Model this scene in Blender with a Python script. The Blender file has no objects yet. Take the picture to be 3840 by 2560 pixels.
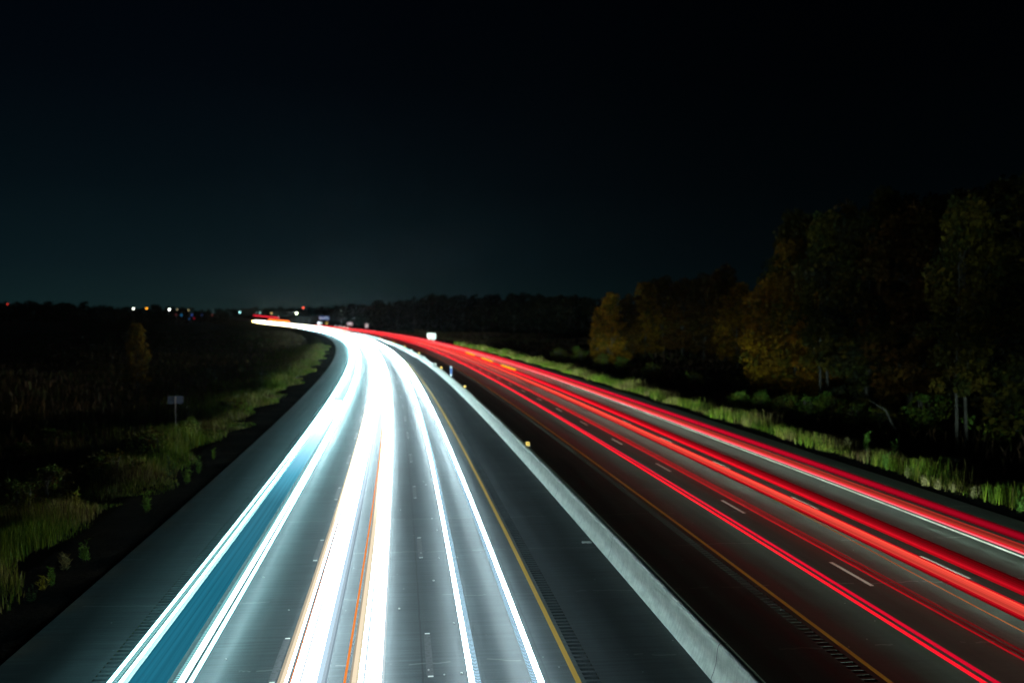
import bpy, math, random
import numpy as np

# ------------------------------------------------------------------ camera, sky, exposure
SC = bpy.context.scene
COL = SC.collection
F, HC, YH = 3700.0, 8.9, 1188.45          # focal length in photo pixels, eye height, level line
PITCH = math.atan((1280 - YH) / F)
cam_d = bpy.data.cameras.new('camera')
cam = bpy.data.objects.new('camera', cam_d); COL.objects.link(cam)
cam_d.sensor_width = 36.0
cam_d.lens = F / 3840 * 36
cam_d.clip_start, cam_d.clip_end = 0.5, 8000
cam_d.dof.use_dof = True                   # the far lights of the photo are small soft discs
cam_d.dof.focus_distance = 27
cam_d.dof.aperture_fstop = 0.42
cam.location = (0, 0, HC)
cam.rotation_euler = (math.pi / 2 - PITCH, 0, 0)
SC.camera = cam
SC.view_settings.view_transform = 'Standard'
SC.view_settings.look = 'None'
SC.view_settings.exposure = 0
SC.view_settings.gamma = 1
SC.render.engine = 'CYCLES'
SC.cycles.use_denoising = True
SC.cycles.max_bounces = 5
SC.cycles.sample_clamp_indirect = 4
SC.cycles.sample_clamp_direct = 0

W = bpy.data.worlds.new('World'); SC.world = W; W.use_nodes = True
nt = W.node_tree; nt.nodes.clear()
def N(t, kind, **kw):
    n = t.nodes.new(kind)
    for k, v in kw.items(): setattr(n, k, v)
    return n
def mathn(t, op, a, b=None, clamp=False):
    n = t.nodes.new('ShaderNodeMath'); n.operation = op; n.use_clamp = clamp
    for i, v in enumerate((a, b)):
        if v is None: continue
        if isinstance(v, (int, float)): n.inputs[i].default_value = v
        else: t.links.new(v, n.inputs[i])
    return n.outputs[0]
def ramp(t, fac, stops, interp='LINEAR'):
    n = t.nodes.new('ShaderNodeValToRGB'); n.color_ramp.interpolation = interp
    el = n.color_ramp.elements
    while len(el) < len(stops): el.new(0.5)
    for e, (p, c) in zip(el, stops):
        e.position = p; e.color = (*c, 1) if len(c) == 3 else c
    t.links.new(fac, n.inputs[0])
    return n.outputs[0]
# night sky: near black overhead, a teal town glow low on the left
tc = N(nt, 'ShaderNodeTexCoord')
sx = N(nt, 'ShaderNodeSeparateXYZ'); nt.links.new(tc.outputs['Generated'], sx.inputs[0])
el = mathn(nt, 'MULTIPLY', sx.outputs[2], 2.0, True)
base = ramp(nt, el, [(0.0, (.0056, .0172, .0180)), (.03, (.0044, .0142, .0160)), (.105, (.0028, .0092, .0120)),
                     (.26, (.0012, .0044, .0066)), (.46, (.0005, .0019, .0036)), (.66, (.0003, .0010, .0026)), (1, (.0002, .0006, .0016))])
az = N(nt, 'ShaderNodeMapRange'); az.interpolation_type = 'SMOOTHSTEP'
nt.links.new(sx.outputs[0], az.inputs[0])
for i, v in zip((1, 2, 3, 4), (-.45, .34, .90, .22)): az.inputs[i].default_value = v
bk = N(nt, 'ShaderNodeMapRange'); nt.links.new(sx.outputs[1], bk.inputs[0])
for i, v in zip((1, 2, 3, 4), (-.3, .5, .25, 1.0)): bk.inputs[i].default_value = v
f1 = mathn(nt, 'MULTIPLY', az.outputs[0], bk.outputs[0])
vm = N(nt, 'ShaderNodeVectorMath', operation='SCALE'); nt.links.new(base, vm.inputs[0]); nt.links.new(f1, vm.inputs['Scale'])
# brighter warm-green town glow just over the far end of the road
gx = mathn(nt, 'ADD', sx.outputs[0], .20)
g1 = mathn(nt, 'MULTIPLY', mathn(nt, 'MULTIPLY', gx, gx), -38)
g2 = mathn(nt, 'MULTIPLY', mathn(nt, 'ABSOLUTE', sx.outputs[2]), -38)
gl = mathn(nt, 'EXPONENT', mathn(nt, 'ADD', g1, g2))
vg = N(nt, 'ShaderNodeVectorMath', operation='SCALE'); vg.inputs[0].default_value = (.0045, .0068, .0058); nt.links.new(gl, vg.inputs['Scale'])
va = N(nt, 'ShaderNodeVectorMath', operation='ADD'); nt.links.new(vm.outputs[0], va.inputs[0]); nt.links.new(vg.outputs[0], va.inputs[1])
bg = N(nt, 'ShaderNodeBackground'); nt.links.new(va.outputs[0], bg.inputs[0]); bg.inputs[1].default_value = 1.0
wo = N(nt, 'ShaderNodeOutputWorld'); nt.links.new(bg.outputs[0], wo.inputs[0])

rng = np.random.default_rng(11)
random.seed(5)

# ------------------------------------------------------------------ road alignment (s along, o to the right)
KN = [-40, 0, 60, 150, 300, 500, 800, 950, 1500, 1700, 3000]
KV = [.23e-3, .23e-3, .235e-3, .295e-3, .265e-3, .22e-3, .03e-3, .10e-3, .30e-3, 0, 0]
SS = np.arange(-200, 3001, 2.0)
_k = np.interp(SS, KN, KV); _k[SS < -40] = 0
HD = np.cumsum(_k) * 2; HD -= np.interp(0, SS, HD); HD += 0.11264
AX = np.cumsum(-np.sin(HD)) * 2; AY = np.cumsum(np.cos(HD)) * 2
AX += 11.5057 - np.interp(0, SS, AX); AY += 36.3847 - np.interp(0, SS, AY)
def zprof(Y):
    t = np.clip((np.asarray(Y, float) - 1150) / 900, 0, 1)
    return 11.5 * t * t * (3 - 2 * t)
def P(s, o, z=0.0):
    s = np.asarray(s, float); o = np.asarray(o, float)
    h = np.interp(s, SS, HD)
    x = np.interp(s, SS, AX) + o * np.cos(h); y = np.interp(s, SS, AY) + o * np.sin(h)
    return np.stack(np.broadcast_arrays(x, y, np.asarray(z, float) + zprof(np.interp(s, SS, AY))), -1)
def SO(x, y):
    d = (AX - x) ** 2 + (AY - y) ** 2; i = int(d.argmin())
    tx, ty = -math.sin(HD[i]), math.cos(HD[i])
    return SS[i] + (x - AX[i]) * tx + (y - AY[i]) * ty, (x - AX[i]) * ty - (y - AY[i]) * tx
def heading(s): return float(np.interp(s, SS, HD))
def at(px, py, z=0.0, d=None):
    """world point seen at photo pixel px,py: on the plane of height z, or at distance d"""
    a, b = (px - 1920) / F, (1280 - py) / F
    fy = math.cos(PITCH) + b * math.sin(PITCH); up = b * math.cos(PITCH) - math.sin(PITCH)
    t = (z - HC) / up if d is None else d / fy
    return a * t, fy * t, HC + up * t
def gz(s, o):
    """height of the open ground beside the road"""
    s = np.asarray(s, float); o = np.asarray(o, float)
    dl = np.maximum(-25.7 - o, 0); dr = np.maximum(o - 11.4, 0); d = dl + dr
    z = -0.09 - 0.75 * np.clip((d - 3.0) / 7, 0, 1) * np.clip(1.5 - np.abs(d - 13) / 14, 0, 1)
    z = z + np.clip((d - 5) / 30, 0, 1) * (0.45 * np.sin(s * .043 + o * .021) + 0.30 * np.sin(o * .11 + s * .017 + 1) + .18 * np.sin(s * .19 - o * .13))
    return z

# ------------------------------------------------------------------ mesh helpers
def mesh(name, verts, faces, mats, parent=None, smooth=False, attrs=None, uv=None, midx=None):
    me = bpy.data.meshes.new(name)
    me.from_pydata([tuple(map(float, v)) for v in verts], [], [tuple(int(i) for i in f) for f in faces])
    for m in (mats if isinstance(mats, (list, tuple)) else [mats]): me.materials.append(m)
    if midx is not None: me.polygons.foreach_set('material_index', np.asarray(midx, np.int32))
    if smooth: me.polygons.foreach_set('use_smooth', np.ones(len(me.polygons), bool))
    for k, v in (attrs or {}).items():
        v = np.asarray(v, np.float32)
        if v.ndim == 1:
            a = me.attributes.new(k, 'FLOAT', 'POINT'); a.data.foreach_set('value', v)
        else:
            a = me.attributes.new(k, 'FLOAT_COLOR', 'POINT')
            a.data.foreach_set('color', np.concatenate([v, np.ones((len(v), 1), np.float32)], 1).ravel())
    if uv is not None:
        l = me.uv_layers.new(name='UVMap'); idx = np.empty(len(me.loops), np.int32); me.loops.foreach_get('vertex_index', idx)
        l.data.foreach_set('uv', np.asarray(uv, np.float32)[idx].ravel())
    me.update()
    o = bpy.data.objects.new(name, me); COL.objects.link(o)
    if parent is not None: o.parent = parent
    return o
def fast_mesh(name, V, Fq, mat, parent=None, col=None):
    """quads only, numpy arrays"""
    me = bpy.data.meshes.new(name); nV, nF = len(V), len(Fq)
    me.vertices.add(nV); me.vertices.foreach_set('co', np.asarray(V, np.float32).ravel())
    me.loops.add(nF * 4); me.loops.foreach_set('vertex_index', np.asarray(Fq, np.int32).ravel())
    me.polygons.add(nF); me.polygons.foreach_set('loop_start', np.arange(0, nF * 4, 4, dtype=np.int32))
    me.materials.append(mat)
    if col is not None:
        a = me.attributes.new('tint', 'FLOAT_COLOR', 'POINT')
        a.data.foreach_set('color', np.concatenate([col, np.ones((nV, 1))], 1).astype(np.float32).ravel())
    me.update(calc_edges=True); me.validate()
    if mat is None: return me
    o = bpy.data.objects.new(name, me); COL.objects.link(o)
    if parent is not None: o.parent = parent
    return o
def empty(name, loc, rz=0.0):
    o = bpy.data.objects.new(name, None); COL.objects.link(o); o.location = loc; o.rotation_euler = (0, 0, rz)
    o.empty_display_size = .3
    return o
def tag(o, label=None, cat=None, group=None, kind=None):
    if label: o['label'] = label
    if cat: o['category'] = cat
    if group: o['group'] = group
    if kind: o['kind'] = kind
    return o
def copy_tree(o, parent=None):
    c = o.copy(); COL.objects.link(c); c.parent = parent
    for ch in list(o.children): copy_tree(ch, c)
    return c
def box_vf(x0, x1, y0, y1, z0, z1):
    v = [(x0, y0, z0), (x1, y0, z0), (x1, y1, z0), (x0, y1, z0), (x0, y0, z1), (x1, y0, z1), (x1, y1, z1), (x0, y1, z1)]
    f = [(0, 3, 2, 1), (4, 5, 6, 7), (0, 1, 5, 4), (1, 2, 6, 5), (2, 3, 7, 6), (3, 0, 4, 7)]
    return v, f
class MB:
    def __init__(self): self.v, self.f = [], []
    def add(self, v, f):
        b = len(self.v); self.v += [tuple(p) for p in v]; self.f += [tuple(i + b for i in q) for q in f]; return self
    def box(self, *a): return self.add(*box_vf(*a))
    def tube(self, pts, rad, n=8):
        pts = [np.array(p, float) for p in pts]; v = []; f = []
        for i, p in enumerate(pts):
            d = pts[min(i + 1, len(pts) - 1)] - pts[max(i - 1, 0)]; d /= np.linalg.norm(d) + 1e-9
            a = np.cross(d, (1, 0, 0) if abs(d[0]) < .8 else (0, 1, 0)); a /= np.linalg.norm(a); b = np.cross(d, a)
            for k in range(n):
                t = 2 * math.pi * k / n; v.append(p + rad[i] * (math.cos(t) * a + math.sin(t) * b))
        for i in range(len(pts) - 1):
            for k in range(n):
                f.append((i * n + k, i * n + (k + 1) % n, (i + 1) * n + (k + 1) % n, (i + 1) * n + k))
        f.append(tuple(range(n))[::-1]); f.append(tuple(range((len(pts) - 1) * n, len(pts) * n)))
        return self.add(v, f)
    def sphere(self, c, r, n=10, m=6, sz=1.0):
        v = [(c[0], c[1], c[2] - r * sz)]; f = []
        for i in range(1, m):
            ph = -math.pi / 2 + math.pi * i / m
            for k in range(n):
                t = 2 * math.pi * k / n; v.append((c[0] + r * math.cos(ph) * math.cos(t), c[1] + r * math.cos(ph) * math.sin(t), c[2] + r * sz * math.sin(ph)))
        v.append((c[0], c[1], c[2] + r * sz)); L = len(v) - 1
        for k in range(n): f.append((0, 1 + (k + 1) % n, 1 + k)); f.append((L, L - n + k, L - n + (k + 1) % n))
        for i in range(m - 2):
            for k in range(n): a = 1 + i * n; f.append((a + k, a + (k + 1) % n, a + n + (k + 1) % n, a + n + k))
        return self.add(v, f)
    def build(self, name, mat, parent=None, smooth=False): return mesh(name, self.v, self.f, mat, parent, smooth)
def ribbon(name, o0, o1, s0, s1, z, step, mat, parent=None, cols=1, o0f=None, o1f=None):
    s = np.arange(s0, s1 + step * .5, step) if s1 - s0 > step else np.array([s0, s1])
    V, U = [], []
    for a in s:
        A = o0f(a) if o0f else o0; B = o1f(a) if o1f else o1
        for k in range(cols + 1):
            o = A + (B - A) * k / cols; V.append(P(a, o, z)); U.append((o, a))
    c = cols + 1
    Fq = [(i * c + k, i * c + k + 1, (i + 1) * c + k + 1, (i + 1) * c + k) for i in range(len(s) - 1) for k in range(cols)]
    return mesh(name, V, Fq, mat, parent, uv=U)

# ------------------------------------------------------------------ materials
def new_mat(name):
    m = bpy.data.materials.new(name); m.use_nodes = True
    return m, m.node_tree, m.node_tree.nodes['Principled BSDF']
def noise(t, vec, scale, detail=4, rough=.6):
    n = t.nodes.new('ShaderNodeTexNoise'); n.inputs['Scale'].default_value = scale; n.inputs['Detail'].default_value = detail; n.inputs['Roughness'].default_value = rough
    if vec is not None: t.links.new(vec, n.inputs['Vector'])
    return n.outputs[0]
def mapping(t, vec, sc):
    n = t.nodes.new('ShaderNodeMapping'); n.inputs['Scale'].default_value = sc; t.links.new(vec, n.inputs[0]); return n.outputs[0]
def mixc(t, fac, a, b, mode='MIX'):
    n = t.nodes.new('ShaderNodeMix'); n.data_type = 'RGBA'; n.blend_type = mode
    for i, v in ((0, fac), (6, a), (7, b)):
        if isinstance(v, (int, float)): n.inputs[i].default_value = v
        elif isinstance(v, tuple): n.inputs[i].default_value = (*v, 1)
        else: t.links.new(v, n.inputs[i])
    return n.outputs[2]
def plain(name, c, rough=.7, metal=0, var=.25, scale=9):
    m, t, b = new_mat(name)
    tcn = t.nodes.new('ShaderNodeTexCoord')
    nz = noise(t, tcn.outputs['Object'], scale)
    col = mixc(t, nz, tuple(x * (1 - var) for x in c), tuple(min(1, x * (1 + var)) for x in c))
    t.links.new(col, b.inputs['Base Color']); b.inputs['Roughness'].default_value = rough; b.inputs['Metallic'].default_value = metal
    return m
def asphalt(name, tint, seams, rough=.62):
    m, t, b = new_mat(name)
    uv = t.nodes.new('ShaderNodeUVMap').outputs[0]
    sp = t.nodes.new('ShaderNodeSeparateXYZ'); t.links.new(uv, sp.inputs[0]); o, s = sp.outputs[0], sp.outputs[1]
    grain = noise(t, mapping(t, uv, (1, 1, 1)), 34, 5, .75)
    across = noise(t, mapping(t, uv, (.22, 5.5, 1)), 1.3, 5, .7)       # paver marks across the lanes
    along = noise(t, mapping(t, uv, (1.7, .035, 1)), 1.0, 3, .5)        # wheel paths and drips along the lanes
    blot = noise(t, uv, .35, 4, .6)
    c = ramp(t, grain, [(.30, tuple(x * .55 for x in tint)), (.52, tint), (.72, tuple(x * 1.7 for x in tint))])
    c = mixc(t, .75, c, ramp(t, across, [(.32, (.45,) * 3), (.5, (1,) * 3), (.68, (1.45,) * 3)]), 'MULTIPLY')
    c = mixc(t, .8, c, ramp(t, along, [(.3, (.62,) * 3), (.5, (1,) * 3), (.7, (1.45,) * 3)]), 'MULTIPLY')
    c = mixc(t, .6, c, ramp(t, blot, [(.3, (.7,) * 3), (.7, (1.3,) * 3)]), 'MULTIPLY')
    # small pale stones and grit
    vo = t.nodes.new('ShaderNodeTexVoronoi'); vo.inputs['Scale'].default_value = 1.15; t.links.new(uv, vo.inputs['Vector'])
    dot = mathn(t, 'LESS_THAN', vo.outputs['Distance'], .026)
    c = mixc(t, mathn(t, 'MULTIPLY', dot, .8), c, (.55, .58, .58))
    # joints between paving passes
    wob = mathn(t, 'MULTIPLY', mathn(t, 'SUBTRACT', noise(t, mapping(t, uv, (0, .3, 1)), 2.0), .5), .10)
    for so in seams:
        dd = mathn(t, 'ABSOLUTE', mathn(t, 'SUBTRACT', mathn(t, 'ADD', o, wob), so))
        c = mixc(t, mathn(t, 'MULTIPLY', mathn(t, 'LESS_THAN', dd, .022), .65), c, (.012, .013, .014))
    # transverse cracks sealed with pale grit
    wv = mathn(t, 'ADD', s, mathn(t, 'MULTIPLY', noise(t, mapping(t, uv, (.35, .05, 1)), 1.6), .9))
    fr = mathn(t, 'ABSOLUTE', mathn(t, 'SUBTRACT', mathn(t, 'FRACT', mathn(t, 'DIVIDE', wv, 6.1)), .5))
    gate = mathn(t, 'GREATER_THAN', noise(t, mapping(t, uv, (.3, .11, 1)), 1.7), .50)
    c = mixc(t, mathn(t, 'MULTIPLY', mathn(t, 'MULTIPLY', mathn(t, 'LESS_THAN', fr, .007), gate), .45), c, (.20, .21, .20))
    t.links.new(c, b.inputs['Base Color'])
    r = ramp(t, along, [(.3, (rough - .10,) * 3), (.7, (rough + .12,) * 3)]); t.links.new(r, b.inputs['Roughness'])
    b.inputs['Specular IOR Level'].default_value = .45
    bp = t.nodes.new('ShaderNodeBump'); bp.inputs['Strength'].default_value = .35; bp.inputs['Distance'].default_value = .012
    t.links.new(mathn(t, 'ADD', grain, mathn(t, 'MULTIPLY', across, .8)), bp.inputs['Height']); t.links.new(bp.outputs[0], b.inputs['Normal'])
    return m
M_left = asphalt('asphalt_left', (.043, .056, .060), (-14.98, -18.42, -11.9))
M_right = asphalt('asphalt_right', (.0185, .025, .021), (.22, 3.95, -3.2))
def paint(name, c, wear=.45):
    m, t, b = new_mat(name)
    uv = t.nodes.new('ShaderNodeUVMap').outputs[0]
    n = noise(t, uv, 9, 5, .7)
    t.links.new(ramp(t, n, [(wear - .12, tuple(x * .25 for x in c)), (wear + .08, c)]), b.inputs['Base Color'])
    b.inputs['Roughness'].default_value = .6
    return m
M_white = paint('white_road_paint', (.85, .86, .80), .24)
M_yellow = paint('yellow_road_paint', (.66, .36, .04), .30)
M_oldmark = paint('worn_grey_marking', (.095, .10, .105), .42)

def soil(name, cols, sc=1.0, rough=.95):
    m, t, b = new_mat(name)
    p = t.nodes.new('ShaderNodeNewGeometry').outputs['Position']
    n1 = noise(t, p, .07 * sc, 5, .65); n2 = noise(t, p, 2.2 * sc, 6, .7)
    c = ramp(t, n1, [(.32, cols[0]), (.5, cols[1]), (.68, cols[2])])
    c = mixc(t, .8, c, ramp(t, n2, [(.3, (.4,) * 3), (.55, (1,) * 3), (.75, (1.5,) * 3)]), 'MULTIPLY')
    t.links.new(c, b.inputs['Base Color']); b.inputs['Roughness'].default_value = rough; b.inputs['Specular IOR Level'].default_value = .0
    bp = t.nodes.new('ShaderNodeBump'); bp.inputs['Strength'].default_value = .8; bp.inputs['Distance'].default_value = .08
    t.links.new(n2, bp.inputs['Height']); t.links.new(bp.outputs[0], b.inputs['Normal'])
    return m
M_ground = soil('rough_field', ((.030, .032, .014), (.050, .040, .020), (.066, .048, .030)))
M_gravel = soil('dark_gravel', ((.007, .0078, .0085), (.010, .010, .011), (.020, .018, .017)), 3.0)
def tinted(name, rough=.8, trans=.25):
    m, t, b = new_mat(name)
    a = t.nodes.new('ShaderNodeAttribute'); a.attribute_name = 'tint'
    oi = t.nodes.new('ShaderNodeObjectInfo')
    k = ramp(t, oi.outputs['Random'], [(0, (.75, .8, .75)), (1, (1.2, 1.12, 1.1))])
    c = mixc(t, 1.0, a.outputs['Color'], k, 'MULTIPLY')
    t.links.new(c, b.inputs['Base Color']); b.inputs['Roughness'].default_value = rough; b.inputs['Specular IOR Level'].default_value = .05
    tr = t.nodes.new('ShaderNodeBsdfTranslucent'); t.links.new(c, tr.inputs[0])
    mx = t.nodes.new('ShaderNodeMixShader'); mx.inputs[0].default_value = trans
    t.links.new(b.outputs[0], mx.inputs[1]); t.links.new(tr.outputs[0], mx.inputs[2])
    t.links.new(mx.outputs[0], t.nodes['Material Output'].inputs[0])
    return m
M_leaf = tinted('leaves'); M_grass = tinted('grass_blades', .75, .2)
def bark_mat():
    m, t, b = new_mat('bark')
    p = t.nodes.new('ShaderNodeTexCoord').outputs['Object']
    n = noise(t, mapping(t, p, (7, 7, 1.2)), 2.0, 5, .7)
    t.links.new(ramp(t, n, [(.3, (.007, .0065, .006)), (.6, (.018, .0165, .014)), (.8, (.032, .029, .025))]), b.inputs['Base Color'])
    b.inputs['Roughness'].default_value = .9
    return m
M_bark = bark_mat()
def concrete_mat():
    m, t, b = new_mat('pale_concrete')
    uv = t.nodes.new('ShaderNodeUVMap').outputs[0]
    n1 = noise(t, mapping(t, uv, (3.0, 1.1, 1)), 1.0, 5, .65)
    n2 = noise(t, mapping(t, uv, (1.0, 5, 1)), 1.6, 4, .7)               # streaks running down the face
    n3 = noise(t, uv, 40, 3, .6)
    c = ramp(t, n1, [(.3, (.40, .46, .40)), (.5, (.54, .60, .53)), (.72, (.64, .69, .61))])
    c = mixc(t, .7, c, ramp(t, n2, [(.28, (.62, .64, .64)), (.5, (1, 1, 1)), (.7, (1.2, 1.2, 1.18))]), 'MULTIPLY')
    c = mixc(t, .35, c, ramp(t, n3, [(.3, (.7,) * 3), (.7, (1.25,) * 3)]), 'MULTIPLY')
    t.links.new(c, b.inputs['Base Color']); b.inputs['Roughness'].default_value = .85
    bp = t.nodes.new('ShaderNodeBump'); bp.inputs['Strength'].default_value = .3; bp.inputs['Distance'].default_value = .02
    t.links.new(n1, bp.inputs['Height']); t.links.new(bp.outputs[0], b.inputs['Normal'])
    return m
M_conc = concrete_mat()
M_metal = plain('galvanised_metal', (.30, .30, .31), .5, .6)
M_dark = plain('dark_metal', (.05, .05, .055), .6)
M_wood = plain('weathered_wood', (.30, .21, .17), .85)
M_signwhite = plain('white_sign_sheet', (.85, .87, .85), .55, 0, .05)
M_signback = plain('grey_sign_back', (.045, .042, .062), .6, 0, .1)
M_signblue = plain('blue_sign_sheet', (.012, .07, .26), .55, 0, .1)
M_signyellow = plain('yellow_sign_sheet', (.85, .55, .02), .55, 0, .06)
M_signpink = plain('reddish_sign_sheet', (.70, .40, .42), .6, 0, .15)
M_amber = plain('amber_reflector', (.80, .40, .008), .45, 0, .1)

_lm = {}
def light_mat(name, c, near, far=None, s_far=200., s_near=0., dots=0):
    """light given off by the lamps; seen along its beam further out it is stronger"""
    key = (c, near, far, s_far, s_near, dots)
    if key in _lm: return _lm[key]
    m = bpy.data.materials.new(name); m.use_nodes = True; t = m.node_tree; t.nodes.clear()
    e = t.nodes.new('ShaderNodeEmission'); e.inputs[0].default_value = (*c, 1)
    st = near
    if far is not None or dots:
        a = t.nodes.new('ShaderNodeAttribute'); a.attribute_name = 'run'
        mr = t.nodes.new('ShaderNodeMapRange'); mr.interpolation_type = 'LINEAR'
        t.links.new(a.outputs['Fac'], mr.inputs[0])
        for i, v in zip((1, 2, 3, 4), (s_near, s_far, near, near if far is None else far)): mr.inputs[i].default_value = v
        st = mr.outputs[0]
        if dots:
            fr = mathn(t, 'FRACT', mathn(t, 'DIVIDE', a.outputs['Fac'], dots))
            tri = mathn(t, 'ABSOLUTE', mathn(t, 'SUBTRACT', fr, .5))
            st = mathn(t, 'MULTIPLY', st, mathn(t, 'ADD', mathn(t, 'MULTIPLY', mathn(t, 'GREATER_THAN', tri, .24), .92), .08))
        t.links.new(st, e.inputs[1])
    else: e.inputs[1].default_value = st
    o = t.nodes.new('ShaderNodeOutputMaterial'); t.links.new(e.outputs[0], o.inputs[0])
    _lm[key] = m
    return m
def streak(name, parent, mat, o, z, w, h, s0, s1, step=5.0, o_end=None, n=6):
    """glowing elliptical rod that follows the lane; o may be a list of (s, o)"""
    s = [s0]
    while s[-1] < s1 - 1e-6: s.append(min(s1, s[-1] + (step if s[-1] < 300 else step * 3)))
    s = np.array(s)
    if isinstance(o, (list, tuple)): oo = np.interp(s, [p[0] for p in o], [p[1] for p in o])
    else: oo = np.full(len(s), o)
    V, R, Fq = [], [], []
    for a, oc in zip(s, oo):
        for k in range(n):
            t = 2 * math.pi * (k + .5) / n
            V.append(P(a, oc + w / 2 * math.cos(t), z + h / 2 * math.sin(t))); R.append(a)
    for i in range(len(s) - 1):
        for k in range(n): Fq.append((i * n + k, i * n + (k + 1) % n, (i + 1) * n + (k + 1) % n, (i + 1) * n + k))
    Fq.append(tuple(range(n))[::-1]); Fq.append(tuple(range((len(s) - 1) * n, len(s) * n)))
    return mesh(name, V, Fq, mat, parent, smooth=True, attrs={'run': R})

# ------------------------------------------------------------------ ground and road
S0, S1 = -90, 2700
def edgeR(s): return float(np.interp(s, [-100, 150, 260, 3000], [11.4, 11.4, 10.4, 10.4]))
gs = np.unique(np.concatenate([np.arange(S0, 320, 4.0), np.arange(320, 800, 16), np.arange(800, 2701, 60)]))
go = np.unique(np.concatenate([[-2300, -1600, -1100, -800, -600, -450, -350, -280, -220], np.arange(-180, -60, 8), np.arange(-60, -25, 1.25), [-25.5, -20, -12, -5, 3, 9], np.arange(11.5, 50, 1.25), np.arange(50, 180, 8), [200, 250, 320, 400, 520, 700, 1000, 1500, 2300]]))
G_S, G_O = np.meshgrid(gs, go, indexing='ij')
GV = P(G_S.ravel(), G_O.ravel(), gz(G_S.ravel(), G_O.ravel()))
c = len(go)
GI = np.arange(len(gs) * c).reshape(len(gs), c)
GF = np.stack([GI[:-1, :-1], GI[:-1, 1:], GI[1:, 1:], GI[1:, :-1]], -1).reshape(-1, 4)
ground = mesh('ground', GV, GF, M_ground, smooth=True); tag(ground, kind='structure')
for nm, a0, a1 in (('gravel_verge', -29.6, -25.6), ('gravel_verge', 11.2, 13.0)):
    s = np.arange(S0, 700, 4.0); V = []
    os_ = np.linspace(a0, a1, 5)
    for a in s:
        for o in os_: V.append(P(a, o, float(gz(a, o)) + .045))
    Fq = [(i * 5 + k, i * 5 + k + 1, (i + 1) * 5 + k + 1, (i + 1) * 5 + k) for i in range(len(s) - 1) for k in range(4)]
    tag(mesh(nm, V, Fq, M_gravel), kind='structure')

road_l = empty('road', tuple(P(0, -17, 0))); tag(road_l, kind='structure')
road_r = empty('road', tuple(P(0, 2, 0))); tag(road_r, kind='structure')
def keep(o, parent):                      # parent without moving
    o.parent = parent; o.matrix_parent_inverse = parent.matrix_world.inverted(); return o
bpy.context.view_layer.update()
from mathutils import Matrix
def under(o, p):
    o.parent = p; o.matrix_parent_inverse = Matrix.Translation(-p.location); return o
RL, RR, RLL = (-11.02, -10.66), (-4.25, -3.90), (-23.05, -22.62)     # rumble strips
EDGE = (0, 0)
def strip(parent, mat, a, b, cols=2):
    under(ribbon('pavement', a, b, S0, 1900, 0, 5.0, mat, None, cols, o1f=edgeR if b > 11 else None), parent)
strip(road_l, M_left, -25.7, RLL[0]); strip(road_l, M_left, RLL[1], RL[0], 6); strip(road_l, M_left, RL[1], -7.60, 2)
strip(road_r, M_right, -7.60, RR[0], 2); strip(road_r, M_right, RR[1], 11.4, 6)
def rumble(parent, mat, a, b, s0=-22, s1=170, pitch=.305, cut=.19, depth=.06):
    under(ribbon('pavement', a, b, S0, s0, 0, 5, mat), parent); under(ribbon('pavement', a, b, s1, 1900, 0, 5, mat), parent)
    V, U = [], []; n = int((s1 - s0) / pitch)
    prof = []
    for i in range(n):
        t = s0 + i * pitch
        prof += [(t, 0), (t + pitch - cut, 0), (t + pitch - cut * .85, -depth * .85), (t + pitch - cut * .5, -depth), (t + pitch - cut * .15, -depth * .85)]
    prof.append((s1, 0))
    sp = np.array([p[0] for p in prof]); zp = np.array([p[1] for p in prof])
    A = P(sp, np.full(len(sp), a), zp); B = P(sp, np.full(len(sp), b), zp)
    V = np.stack([A, B], 1).reshape(-1, 3); U = np.stack([np.stack([np.full(len(sp), a), sp], 1), np.stack([np.full(len(sp), b), sp], 1)], 1).reshape(-1, 2)
    Fq = [(2 * i, 2 * i + 1, 2 * i + 3, 2 * i + 2) for i in range(len(sp) - 1)]
    under(mesh('rumble_strip', V, Fq, mat, uv=U), parent)
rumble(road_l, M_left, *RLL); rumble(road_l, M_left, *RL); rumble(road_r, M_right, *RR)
under(ribbon('edge_line', -22.28, -22.12, S0, 1900, .004, 5, M_white), road_l)
yl = under(ribbon('edge_line', -11.28, -11.14, S0, 1900, .004, 5, M_yellow), road_l); yl['label'] = 'yellow line along the inner shoulder'
yr = under(ribbon('edge_line', -3.73, -3.59, S0, 1900, .004, 5, M_yellow), road_r); yr['label'] = 'yellow line along the inner shoulder'
under(ribbon('edge_line', 7.34, 7.50, S0, 1900, .004, 5, M_white), road_r)
DASH = 12.192
for i in range(-4, 34):
    under(ribbon('lane_dash', -.07, .07, -2.39 - 1.524 + i * DASH, -2.39 + 1.524 + i * DASH, .004, 1.6, M_white), road_r)
    under(ribbon('lane_dash', 3.63, 3.79, -1.90 - 1.524 + i * DASH, -1.90 + 1.524 + i * DASH, .004, 1.6, M_white), road_r)
for i in range(-3, 14):
    for o in (-14.80, -18.66):
        s = -8.9 + i * DASH
        under(ribbon('lane_dash', o - .09, o + .09, s - 1.6, s + 1.6, .004, 1.6, M_oldmark), road_l)
        for e in (-1.67, 1.67): under(ribbon('dash_end', o - .06, o + .08, s + e - .05, s + e + .05, .006, .2, M_white), road_l)

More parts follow.
